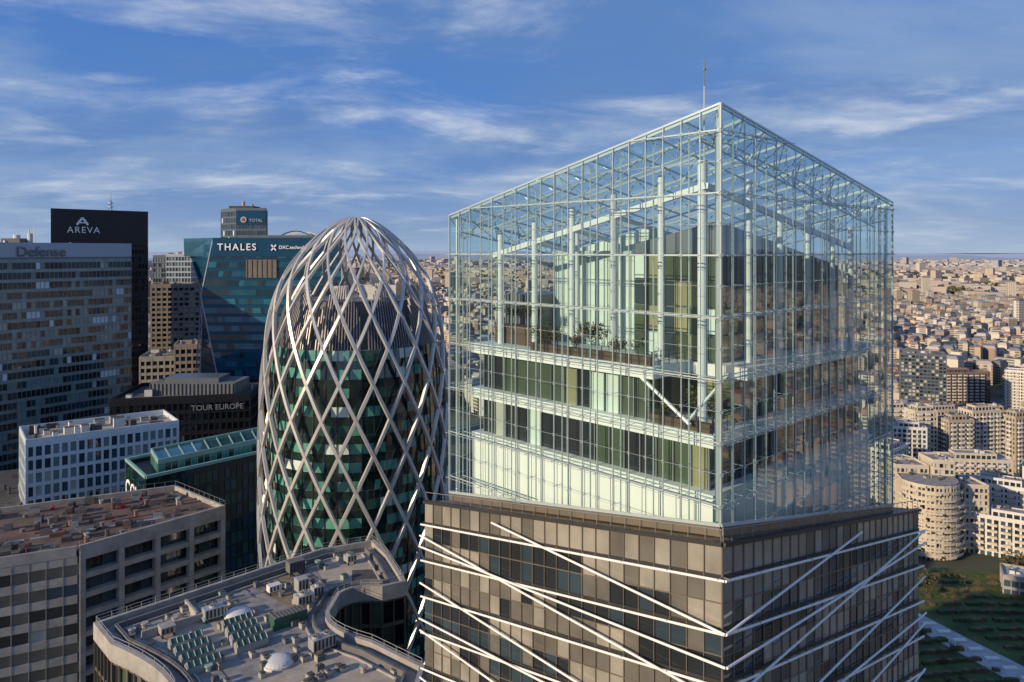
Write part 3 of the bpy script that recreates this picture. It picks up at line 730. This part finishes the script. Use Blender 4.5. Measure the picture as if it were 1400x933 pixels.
unit(-29.6,103.8,2.4,1.8,1.3,'ventgrey',1); unit(-30.8,108,1.6,1.6,1.8,'ventgrey'); unit(-28.3,107.0,1.8,1.3,1.2,'ventgrey',1); unit(-35,108,1.8,1.2,.9,'whiter'); unit(-24.4,92,3,1.6,1.4,'ventgrey',2)
unit(-41,100,2.6,1.5,1.3,'ventgrey',1); unit(-34,114.5,2.5,1.6,1.6,'darkconc'); unit(-45,96,1.8,1.8,.9,'concrete'); unit(-26,118.5,1.5,1.5,1.0,'ventgrey',1)
def dome(x,y,r):
    b.tube((x,y,RZ),(x,y,RZ+.35),r*1.08,'whiter',24)
    for q in range(5):
        a0=math.pi/2*q/5;a1=math.pi/2*(q+1)/5
        for t in range(20):
            g0=2*math.pi*t/20;g1=2*math.pi*(t+1)/20
            f=lambda a,g:(x+r*math.cos(a)*math.cos(g),y+r*math.cos(a)*math.sin(g),RZ+.35+r*.32*math.sin(a))
            b.poly((f(a0,g0),f(a0,g1),f(a1,g1),f(a1,g0)),'whiter')
dome(-37.6,102.5,1.7); dome(-28.3,90.5,1.7)
b.obox((-47.5,96,RZ),uR*9,vR*.3,(0,0,1.1),'concrete'); b.obox(Vector((-42.5,100.8,RZ))+vR*.31,uR*.3,vR*5,(0,0,1.1),'concrete')
for i in range(9): 
    q=Vector((-46,100,RZ+.25))+uR*(i*2.2)+vR*(1+(i%2)*.4); b.tube(q,q+uR*2.1,.12,'ventgrey',6)
clutter(b,RP,RZ,110,kinds=('ventgrey','darkconc','concrete','concrete','lid'),smax=1.0,hmax=.7)
b.obj()
# ================================================================== GROUND
me=MB('ground'); me.poly(((-45000,-45000,0),(45000,-45000,0),(45000,45000,0),(-45000,45000,0)),'asphalt')
gm,gn,gl_,gb=newmat('ground_city')
tc=gn.new('ShaderNodeTexCoord');nz=gn.new('ShaderNodeTexNoise');nz.inputs['Scale'].default_value=.004;nz.inputs['Detail'].default_value=10
cr=gn.new('ShaderNodeValToRGB'); e=cr.color_ramp.elements; e[0].position=.38;e[0].color=(.05,.06,.035,1);e[1].position=.62;e[1].color=(.16,.15,.13,1)
gl_.new(tc.outputs['Object'],nz.inputs['Vector']);gl_.new(nz.outputs['Fac'],cr.inputs['Fac']);gl_.new(cr.outputs['Color'],gb.inputs['Base Color']);gb.inputs['Roughness'].default_value=.95
o_=me.obj(); o_.data.materials[0]=gm
rd=MB('road')
def road(a,c,w,z=.004):
    a=Vector((*a,z));c=Vector((*c,z));u=(c-a).normalized();n=Vector((u.y,-u.x,0))
    rd.poly((a-n*w/2,c-n*w/2,c+n*w/2,a+n*w/2),'asphalt')
    for s_ in(-1,1): rd.obox(a+n*s_*(w/2+1.2)-n*1.2,n*2.4,c-a,(0,0,.13),'concrete')
    L=(c-a).length;t=0
    while t<min(L,900):
        p=a+u*t+Vector((0,0,.004)); rd.poly((p-n*.08,p+u*3-n*.08,p+u*3+n*.08,p+n*.08),'paint'); t+=9
road((60,200),(330,640),12); road((180,430),(700,300),10,.012); road((-60,20),(-20,400),14,.02); road((330,640),(1500,1300),14,.028)
rd.obj()
pk=MB('lawn'); pk.poly([(x,y,.02) for x,y in((108,236),(300,200),(330,330),(262,345),(225,352),(180,352),(150,330))],'grass'); pk.obj()
pk=MB('hedge_rows')
for i in range(16):
    y0=238+i*7.0
    pr=None
    for q in range(60):
        x=128+q*2.3; y=y0-0.0022*(x-128)**2+ (x-128)*.28
        if not (x<262 and 238<y<348) or abs((x-166)-( -y+308)*.33-3)<7: pr=None; continue
        p=Vector((x,y,.5+R.uniform(-.2,.35)))
        if pr is not None and R.random()<.92: pk.beam(pr,p,.9+R.random()*1.3,'leafb' if R.random()<.5 else 'leaf',1.0+R.random()*.8)
        pr=p
pk.obj()
pk=MB('park_path'); pk.poly([(x,y,.05) for x,y in((160,314),(167,313),(176,290),(187,264),(192,244),(179,244),(171,268),(162,292))],'path')
for i in range(9): pk.box(163+i*2.2,306-i*6.4,.05,168+i*2.2,308-i*6.4,.5,'whiter')
pk.obj()
tr=random.Random(5)
for i in range(120):
    if i<34: x=tr.uniform(150,185)+ (i%3)*3; y=330+tr.uniform(-10,60)
    elif i<54: x=tr.uniform(225,262);y=tr.uniform(318,352)
    elif i<70: x=tr.uniform(190,300);y=tr.uniform(395,420)
    elif i<95: x=tr.uniform(330,460);y=tr.uniform(590,640)
    else: x=tr.uniform(140,240);y=tr.uniform(245,330)
    if i>=95 and abs((x-166)-( -y+308)*.33-3)<9: continue
    inst('street_tree',tm[i%4],(x,y,0),tr.uniform(.6,1.05)*(.55 if i>=95 else 1),tr.uniform(0,6))
# ================================================================== RESIDENTIAL RIGHT
b=MB('curved_balcony_apartment_building')
cx,cy=209,376
arc=[(cx+14*math.cos(a),cy+14*math.sin(a)) for a in[math.radians(-170+i*16) for i in range(11)]]
arcP=arc+[(226,392),(200,394)]
for i in range(len(arcP)): wall(b,arcP[i],arcP[(i+1)%len(arcP)],0,36,3,2.0,'cream',['bluegl','darkglass','blind'],band=1.0,pier=.5,recess=.5)
b.poly([(*p,36) for p in arcP],'roofgrey')
for f in range(12):
    z=3*f+2.0
    for i in range(20):
        rr=15.6 if (i//3+f)%3 else 16.6
        if f>8: rr-=(f-8)*.6
        a0=math.radians(-172+i*8.3);a1=math.radians(-172+(i+1)*8.3)
        p=Vector((cx+rr*math.cos(a0),cy+rr*math.sin(a0),z));q=Vector((cx+rr*math.cos(a1),cy+rr*math.sin(a1),z))
        if (i*2+f)%7==4: continue
        b.beam(p+Vector((0,0,.1)),q+Vector((0,0,.1)),.15,'cream',1.1)
        b.poly((p-Vector((0,0,.3)),q-Vector((0,0,.3)),Vector((cx+14*math.cos(a1),cy+14*math.sin(a1),z-.3)),Vector((cx+14*math.cos(a0),cy+14*math.sin(a0),z-.3))),'cream')
clutter(b,arcP,36,10,smax=2.5,kinds=('cream','ventgrey','roofdark'))
b.obj()
b=MB('stepped_balcony_apartment_building')
for (x0,y0,x1,y1,zz) in((197,384,213,396,39.5),(214,380,224,394,43),(225,372,236,388,33)):
    polybuild(b,[(x0,y0),(x1,y0-2),(x1,y1),(x0,y1)],0,zz,3,2.4,'cream',['bluegl','darkglass','blind'],band=1.1,pier=.7,recess=.4); clutter(b,[(x0,y0),(x1,y0-2),(x1,y1),(x0,y1)],zz,5,smax=2)
b.obj()
def apt(P0,P1,dep,z,wk='cream',name='apartment_block'):
    b=MB(name); P=rect(P0,P1,dep)
    polybuild(b,P,0,z,3.0,2.8,wk,['bluegl','darkglass','blind','tallglass2'],weights=[4,4,1,2],band=1.1,pier=.9,recess=.35,pierout=.05,roofk=R.choice(['roofgrey','rooftan','path']),par=.9)
    for i in range(2 if dep>10 else 1):
        A=Vector((*P[i*3],0));Bv=Vector((*P[(i*3+1)%4],0));u=(Bv-A).normalized();n=Vector((u.y,-u.x,0));L=(Bv-A).length
        f=3
        while f<z-1:
            t=1.5
            while t<L-4:
                b.obox(A+u*t+n*.06+Vector((0,0,f-.1)),n*1.3,u*3.2,(0,0,1.1),'whiter' if wk!='whiter' else 'cream'); t+=5.6
            f+=3
    q=rect(Vector(P[0])+(Vector(P[2])-Vector(P[0]))*.2,Vector(P[1])+(Vector(P[3])-Vector(P[1]))*.2,dep*.6)
    polybuild(b,q,z,z+3,3,2.8,wk,['bluegl','darkglass'],band=.8,pier=.6,recess=.2,par=.5,roofk='roofgrey'); clutter(b,P,z,5,smax=2.2); clutter(b,q,z+3,4,smax=2)
    return b.obj()
apt((229,372),(262,350),13,19,'whiter'); apt((262,348),(285,322),14,17,'whiter')
apt((244,402),(270,385),13,26,'whiter'); apt((212,412),(232,420),14,30,'cream'); apt((275,395),(305,372),14,24,'whiter')
apt((248,430),(285,425),14,30,'cream'); apt((292,428),(322,408),15,26,'whiter'); apt((225,445),(245,462),14,30,'whiter'); apt((330,405),(352,380),14,24,'cream')
for i,(x,y,w,z) in enumerate([(250,492,20,34),(272,505,16,41),(292,500,18,36),(314,510,22,40),(340,505,16,37),(360,520,26,42),(258,530,26,38),(390,500,24,36),(300,540,30,34),(345,560,30,30)]): apt((x,y),(x+w,y+R.uniform(-6,6)),13,z,R.choice(['cream','cream','whiter','tan']))
tower('dark_apartment_tower',(340,655),(372,640),22,60,3,3,'slate',['bluegl','darkglass','blind'],band=1.1,pier=.6,recess=.4)
apt((375,735),(470,735),14,30,'brown'); apt((462,700),(520,660),16,38,'whiter'); apt((430,620),(470,600),14,24,'cream'); apt((480,600),(520,570),16,22,'whiter')
b=MB('low_service_building'); polybuild(b,rect((214,326),(240,312),14),0,8,4,3,'concrete',['bluegl'],roofk='path'); clutter(b,rect((214,326),(240,312),14),8,6); b.obj()
# ================================================================== CITY
def citymat(name,cols,win=True):
    m,n,l,bs_=newmat(name); bs_.inputs['Roughness'].default_value=.85
    gi=n.new('ShaderNodeNewGeometry'); cr=n.new('ShaderNodeValToRGB'); cr.color_ramp.interpolation='CONSTANT'
    while len(cr.color_ramp.elements)<len(cols): cr.color_ramp.elements.new(.5)
    for i,c in enumerate(cols): cr.color_ramp.elements[i].position=i/len(cols); cr.color_ramp.elements[i].color=(*c,1)
    l.new(gi.outputs['Random Per Island'],cr.inputs['Fac'])
    if not win: l.new(cr.outputs['Color'],bs_.inputs['Base Color']); return m
    tc=n.new('ShaderNodeTexCoord'); sp=n.new('ShaderNodeSeparateXYZ'); l.new(tc.outputs['Object'],sp.inputs[0])
    def mth(op,a,b_=None):
        q=n.new('ShaderNodeMath'); q.operation=op
        for i,v in enumerate((a,b_)):
            if v is None: continue
            if isinstance(v,(int,float)): q.inputs[i].default_value=v
            else: l.new(v,q.inputs[i])
        return q.outputs[0]
    zf=mth('FRACT',mth('DIVIDE',sp.outputs['Z'],3.1)); a=mth('GREATER_THAN',zf,.35)
    hf=mth('FRACT',mth('DIVIDE',mth('ADD',sp.outputs['X'],mth('MULTIPLY',sp.outputs['Y'],.8)),3.3)); b_=mth('GREATER_THAN',hf,.5)
    w=mth('MULTIPLY',a,b_)
    mx=n.new('ShaderNodeMix'); mx.data_type='RGBA'; l.new(mth('MULTIPLY',w,.85),mx.inputs[0]); l.new(cr.outputs['Color'],mx.inputs[6]); mx.inputs[7].default_value=(.07,.08,.09,1)
    l.new(mx.outputs[2],bs_.inputs['Base Color']); return m
M['cw']=citymat('city_walls',[(.52,.44,.33),(.60,.53,.43),(.42,.34,.25),(.56,.52,.47),(.32,.23,.17),(.48,.41,.32)])
M['cr']=citymat('city_roofs',[(.26,.26,.27),(.38,.33,.28),(.18,.19,.21),(.32,.18,.12),(.44,.41,.37),(.13,.13,.13)],False)
M['fw']=citymat('far_walls_haze_tint',[(.42,.35,.28),(.50,.44,.37),(.34,.28,.23),(.47,.43,.39)],False)  # aerial haze put into the wall and roof colours of this ring
M['fr']=citymat('far_roofs_haze_tint',[(.24,.24,.26),(.33,.30,.27),(.19,.20,.23),(.30,.22,.18)],False)
M['vw']=citymat('very_far_walls_haze_tint',[(.40,.36,.34),(.45,.41,.39),(.34,.32,.33),(.42,.40,.40)],False)  # outer ring: more haze painted into the colours, paler and bluer
M['vr']=citymat('very_far_roofs_haze_tint',[(.30,.31,.35),(.34,.34,.36),(.27,.29,.34),(.32,.30,.31)],False)
def city(name,cond,cw,cd,ang,xr,yr,wk,rk,hm,hs,fill,mans,seed):
    r=random.Random(seed); mb=MB(name); ca,sa=math.cos(ang),math.sin(ang); wi=mb.mi(wk);ri=mb.mi(rk)
    i0=int(xr[0]/cw);i1=int(xr[1]/cw);j0=int(yr[0]/cd);j1=int(yr[1]/cd)
    for i in range(i0,i1):
        for j in range(j0,j1):
            X=i*cw;Y=j*cd
            x=X*ca-Y*sa;y=X*sa+Y*ca
            if i%4==0 or (j%5==0): continue
            if not cond(x,y) or r.random()>fill: continue
            w=cw*r.uniform(.6,1.02)/2;d=cd*r.uniform(.6,1.0)/2;h=max(5,r.gauss(hm,hs))
            q=r.random()
            if q<.012: h*=2.4
            b=len(mb.v); c=[(-w,-d),(w,-d),(w,d),(-w,d)]
            dr=r.gauss(0,.12)+.5*math.sin(x*.0016+y*.0011); ca2,sa2=math.cos(ang+dr),math.sin(ang+dr)
            P=[(x+a*ca2-e*sa2,y+a*sa2+e*ca2) for a,e in c]
            for p in P: mb.v.append((*p,0))
            for p in P: mb.v.append((*p,h))
            for a in range(4): mb.f.append((b+a,b+(a+1)%4,b+4+(a+1)%4,b+4+a)); mb.m.append(wi)
            if mans and r.random()<.6:
                b2=len(mb.v)
                for p in P: mb.v.append((*p,h))
                for p in P: mb.v.append((x+(p[0]-x)*.72,y+(p[1]-y)*.72,h+3.2))
                for a in range(4): mb.f.append((b2+a,b2+(a+1)%4,b2+4+(a+1)%4,b2+4+a)); mb.m.append(ri)
                mb.f.append((b2+4,b2+5,b2+6,b2+7)); mb.m.append(ri)
            else:
                b2=len(mb.v)
                for p in P: mb.v.append((*p,h+.05))
                mb.f.append((b2,b2+1,b2+2,b2+3)); mb.m.append(ri)
                if mans:
                    mb.obox((x-2,y-2,h),(4,0,0),(0,3,0),(0,0,2.5),rk)
    return mb.obj()
def near(x,y):
    d=math.hypot(x,y)
    if d>2600: return False
    if x<250 and y<680 and x>-420: return False
    if y<600 and x<400 : return False
    if 380<x<540 and 560<y<760: return False
    if 325<x<385 and 630<y<690: return False
    if x< -350 and y>-1000 and d<700: return False
    if y<-300: return False
    return x>-1400
city('distant_city_buildings',near,24,17,.35,(-2800,2800),(-2800,2800),'cw','cr',19,5,.93,True,3)
def far(x,y):
    d=math.hypot(x,y); return 2600<=d<5600 and y>0 and -0.9*y<x and (x<1.6*y)
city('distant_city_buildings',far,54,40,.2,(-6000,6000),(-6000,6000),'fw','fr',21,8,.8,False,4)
def vfar(x,y):
    d=math.hypot(x,y); return 5600<=d<11500 and y>0 and -0.8*y<x and (x<1.3*y)
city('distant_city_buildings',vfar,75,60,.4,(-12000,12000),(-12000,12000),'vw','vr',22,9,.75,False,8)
b=MB('distant_trees'); r=random.Random(9)
for c_ in range(420):
    a=r.uniform(-.2,1.2); d=r.uniform(650,6500); X=d*math.sin(a);Y=d*math.cos(a)
    if not (near(X,Y) or d>2600): continue
    for q in range(r.randint(15,60)):
        sp_=1 if d<2600 else 2.5
        p=Vector((X+r.gauss(0,26)*sp_,Y+r.gauss(0,12)*sp_,r.uniform(2,16)*(1 if d<2600 else 1.6))); s_=r.uniform(2,4)*sp_
        n_=Vector((r.gauss(0,1),r.gauss(0,1),r.gauss(0,1))).normalized();u_=n_.orthogonal().normalized()*s_;v_=n_.cross(u_)
        for g in range(3):
            t_=Vector((r.uniform(-2,2),r.uniform(-2,2),r.uniform(-2,2)))
            b.poly((p+t_-u_,p+t_-v_*.7,p+t_+u_*.8,p+t_+v_),r.choice(['leaf','leafb']))
b.obj()
M['hill']=mat('hill_haze_tint',(.36,.42,.50),1,0,.08,.0006)  # both hill colours carry the distance haze as blue-grey paint
M['hill2']=mat('hill_far_haze_tint',(.46,.54,.64),1,0,.05,.0006)
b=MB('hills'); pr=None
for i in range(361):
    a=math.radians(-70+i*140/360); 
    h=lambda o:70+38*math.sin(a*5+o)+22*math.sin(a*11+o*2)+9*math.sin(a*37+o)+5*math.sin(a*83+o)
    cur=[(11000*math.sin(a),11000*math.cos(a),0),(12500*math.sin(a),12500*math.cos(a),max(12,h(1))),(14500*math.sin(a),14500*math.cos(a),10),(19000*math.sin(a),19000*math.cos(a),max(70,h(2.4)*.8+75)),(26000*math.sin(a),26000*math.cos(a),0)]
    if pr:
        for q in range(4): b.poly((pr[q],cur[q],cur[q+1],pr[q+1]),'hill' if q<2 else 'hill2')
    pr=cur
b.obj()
# ================================================================== WORLD
SUN=Vector((-.85,-.52,0)).normalized(); EL=math.radians(17)
w=bpy.data.worlds.new('World'); sc.world=w; w.use_nodes=True; n=w.node_tree.nodes; l=w.node_tree.links; n.clear()
out=n.new('ShaderNodeOutputWorld'); bg=n.new('ShaderNodeBackground'); bg.inputs['Strength'].default_value=.11
sky=n.new('ShaderNodeTexSky'); sky.sky_type='NISHITA'; sky.sun_disc=False; sky.sun_elevation=EL; sky.sun_rotation=math.atan2(SUN.x,SUN.y); sky.altitude=100; sky.dust_density=1.0; sky.ozone_density=2.0
tc=n.new('ShaderNodeTexCoord'); sp=n.new('ShaderNodeSeparateXYZ'); l.new(tc.outputs['Generated'],sp.inputs[0])
def mth(op,a,b_=None,c=False):
    q=n.new('ShaderNodeMath'); q.operation=op; q.use_clamp=c
    for i,v in enumerate((a,b_)):
        if v is None: continue
        if isinstance(v,(int,float)): q.inputs[i].default_value=v
        else: l.new(v,q.inputs[i])
    return q.outputs[0]
zz=mth('ADD',mth('MAXIMUM',sp.outputs['Z'],0),.14)
cb=n.new('ShaderNodeCombineXYZ'); l.new(mth('DIVIDE',sp.outputs['X'],zz),cb.inputs[0]); l.new(mth('DIVIDE',sp.outputs['Y'],zz),cb.inputs[1])
def cloud(scale,loc,st,rot,lo,hi,det=9,dist=.6,ro=.55):
    mp=n.new('ShaderNodeMapping'); mp.inputs['Location'].default_value=loc; mp.inputs['Scale'].default_value=st; mp.inputs['Rotation'].default_value=(0,0,rot)
    l.new(cb.outputs[0],mp.inputs['Vector']); nz=n.new('ShaderNodeTexNoise'); nz.inputs['Scale'].default_value=scale; nz.inputs['Detail'].default_value=det; nz.inputs['Roughness'].default_value=ro; nz.inputs['Distortion'].default_value=dist
    l.new(mp.outputs[0],nz.inputs['Vector']); mr=n.new('ShaderNodeMapRange'); mr.interpolation_type='SMOOTHSTEP'; mr.inputs[1].default_value=lo; mr.inputs[2].default_value=hi; l.new(nz.outputs['Fac'],mr.inputs[0]); return mr.outputs[0]
def mix(f,a,b_):
    q=n.new('ShaderNodeMix'); q.data_type='RGBA'
    if isinstance(f,float): q.inputs[0].default_value=f
    else: l.new(f,q.inputs[0])
    for i,v in((6,a),(7,b_)):
        if isinstance(v,tuple): q.inputs[i].default_value=(*v,1)
        else: l.new(v,q.inputs[i])
    return q.outputs[2]
c1=cloud(.55,(3.1,1.7,0),(1,1.2,1),.3,.36,.62)
c2=cloud(1.0,(7.3,4.2,0),(.9,1.25,1),-.25,.47,.70,14,.35,.62)
c3=cloud(.5,(1.3,9.2,0),(.8,1.1,1),.5,.44,.64,12,.4,.6)
c4=cloud(2.6,(2.3,5.2,0),(.8,1.5,1),-.1,.40,.66,12,.3,.62)
base=mix(.72,sky.outputs[0],(.42,1.75,5.6))
col=mix(mth('MULTIPLY',c1,.72),base,(1.15,2.2,4.5))
col=mix(mth('MULTIPLY',c3,.6),col,(2.9,4.0,5.8))
col=mix(mth('MULTIPLY',mth('MULTIPLY',c2,mth('ADD',mth('MULTIPLY',c4,.6),.4)),.9),col,(5.6,6.2,7.2))
hz=mth('POWER',mth('SUBTRACT',1,mth('MAXIMUM',sp.outputs['Z'],0)),20)
col=mix(mth('MULTIPLY',hz,.8),col,(3.5,4.5,5.7))
l.new(col,bg.inputs['Color']); l.new(bg.outputs[0],out.inputs['Surface'])
sd=bpy.data.lights.new('sun','SUN'); sd.energy=5.0; sd.angle=math.radians(.5); sd.color=(1,.79,.54)
so=bpy.data.objects.new('sun',sd); sc.collection.objects.link(so)
dr=-(SUN*math.cos(EL)+Vector((0,0,math.sin(EL)))); so.rotation_euler=dr.to_track_quat('-Z','Y').to_euler()
cd=bpy.data.cameras.new('camera'); cd.sensor_width=36; cd.lens=26.3; cd.shift_y=-.0882; cd.clip_start=.5; cd.clip_end=80000
cam=bpy.data.objects.new('camera',cd); cam.location=(0,0,150); cam.rotation_euler=(math.radians(90),0,0); sc.collection.objects.link(cam); sc.camera=cam
sc.view_settings.view_transform='Standard'; sc.view_settings.look='None'; sc.view_settings.exposure=0
sc.cycles.transparent_max_bounces=24; sc.cycles.max_bounces=8
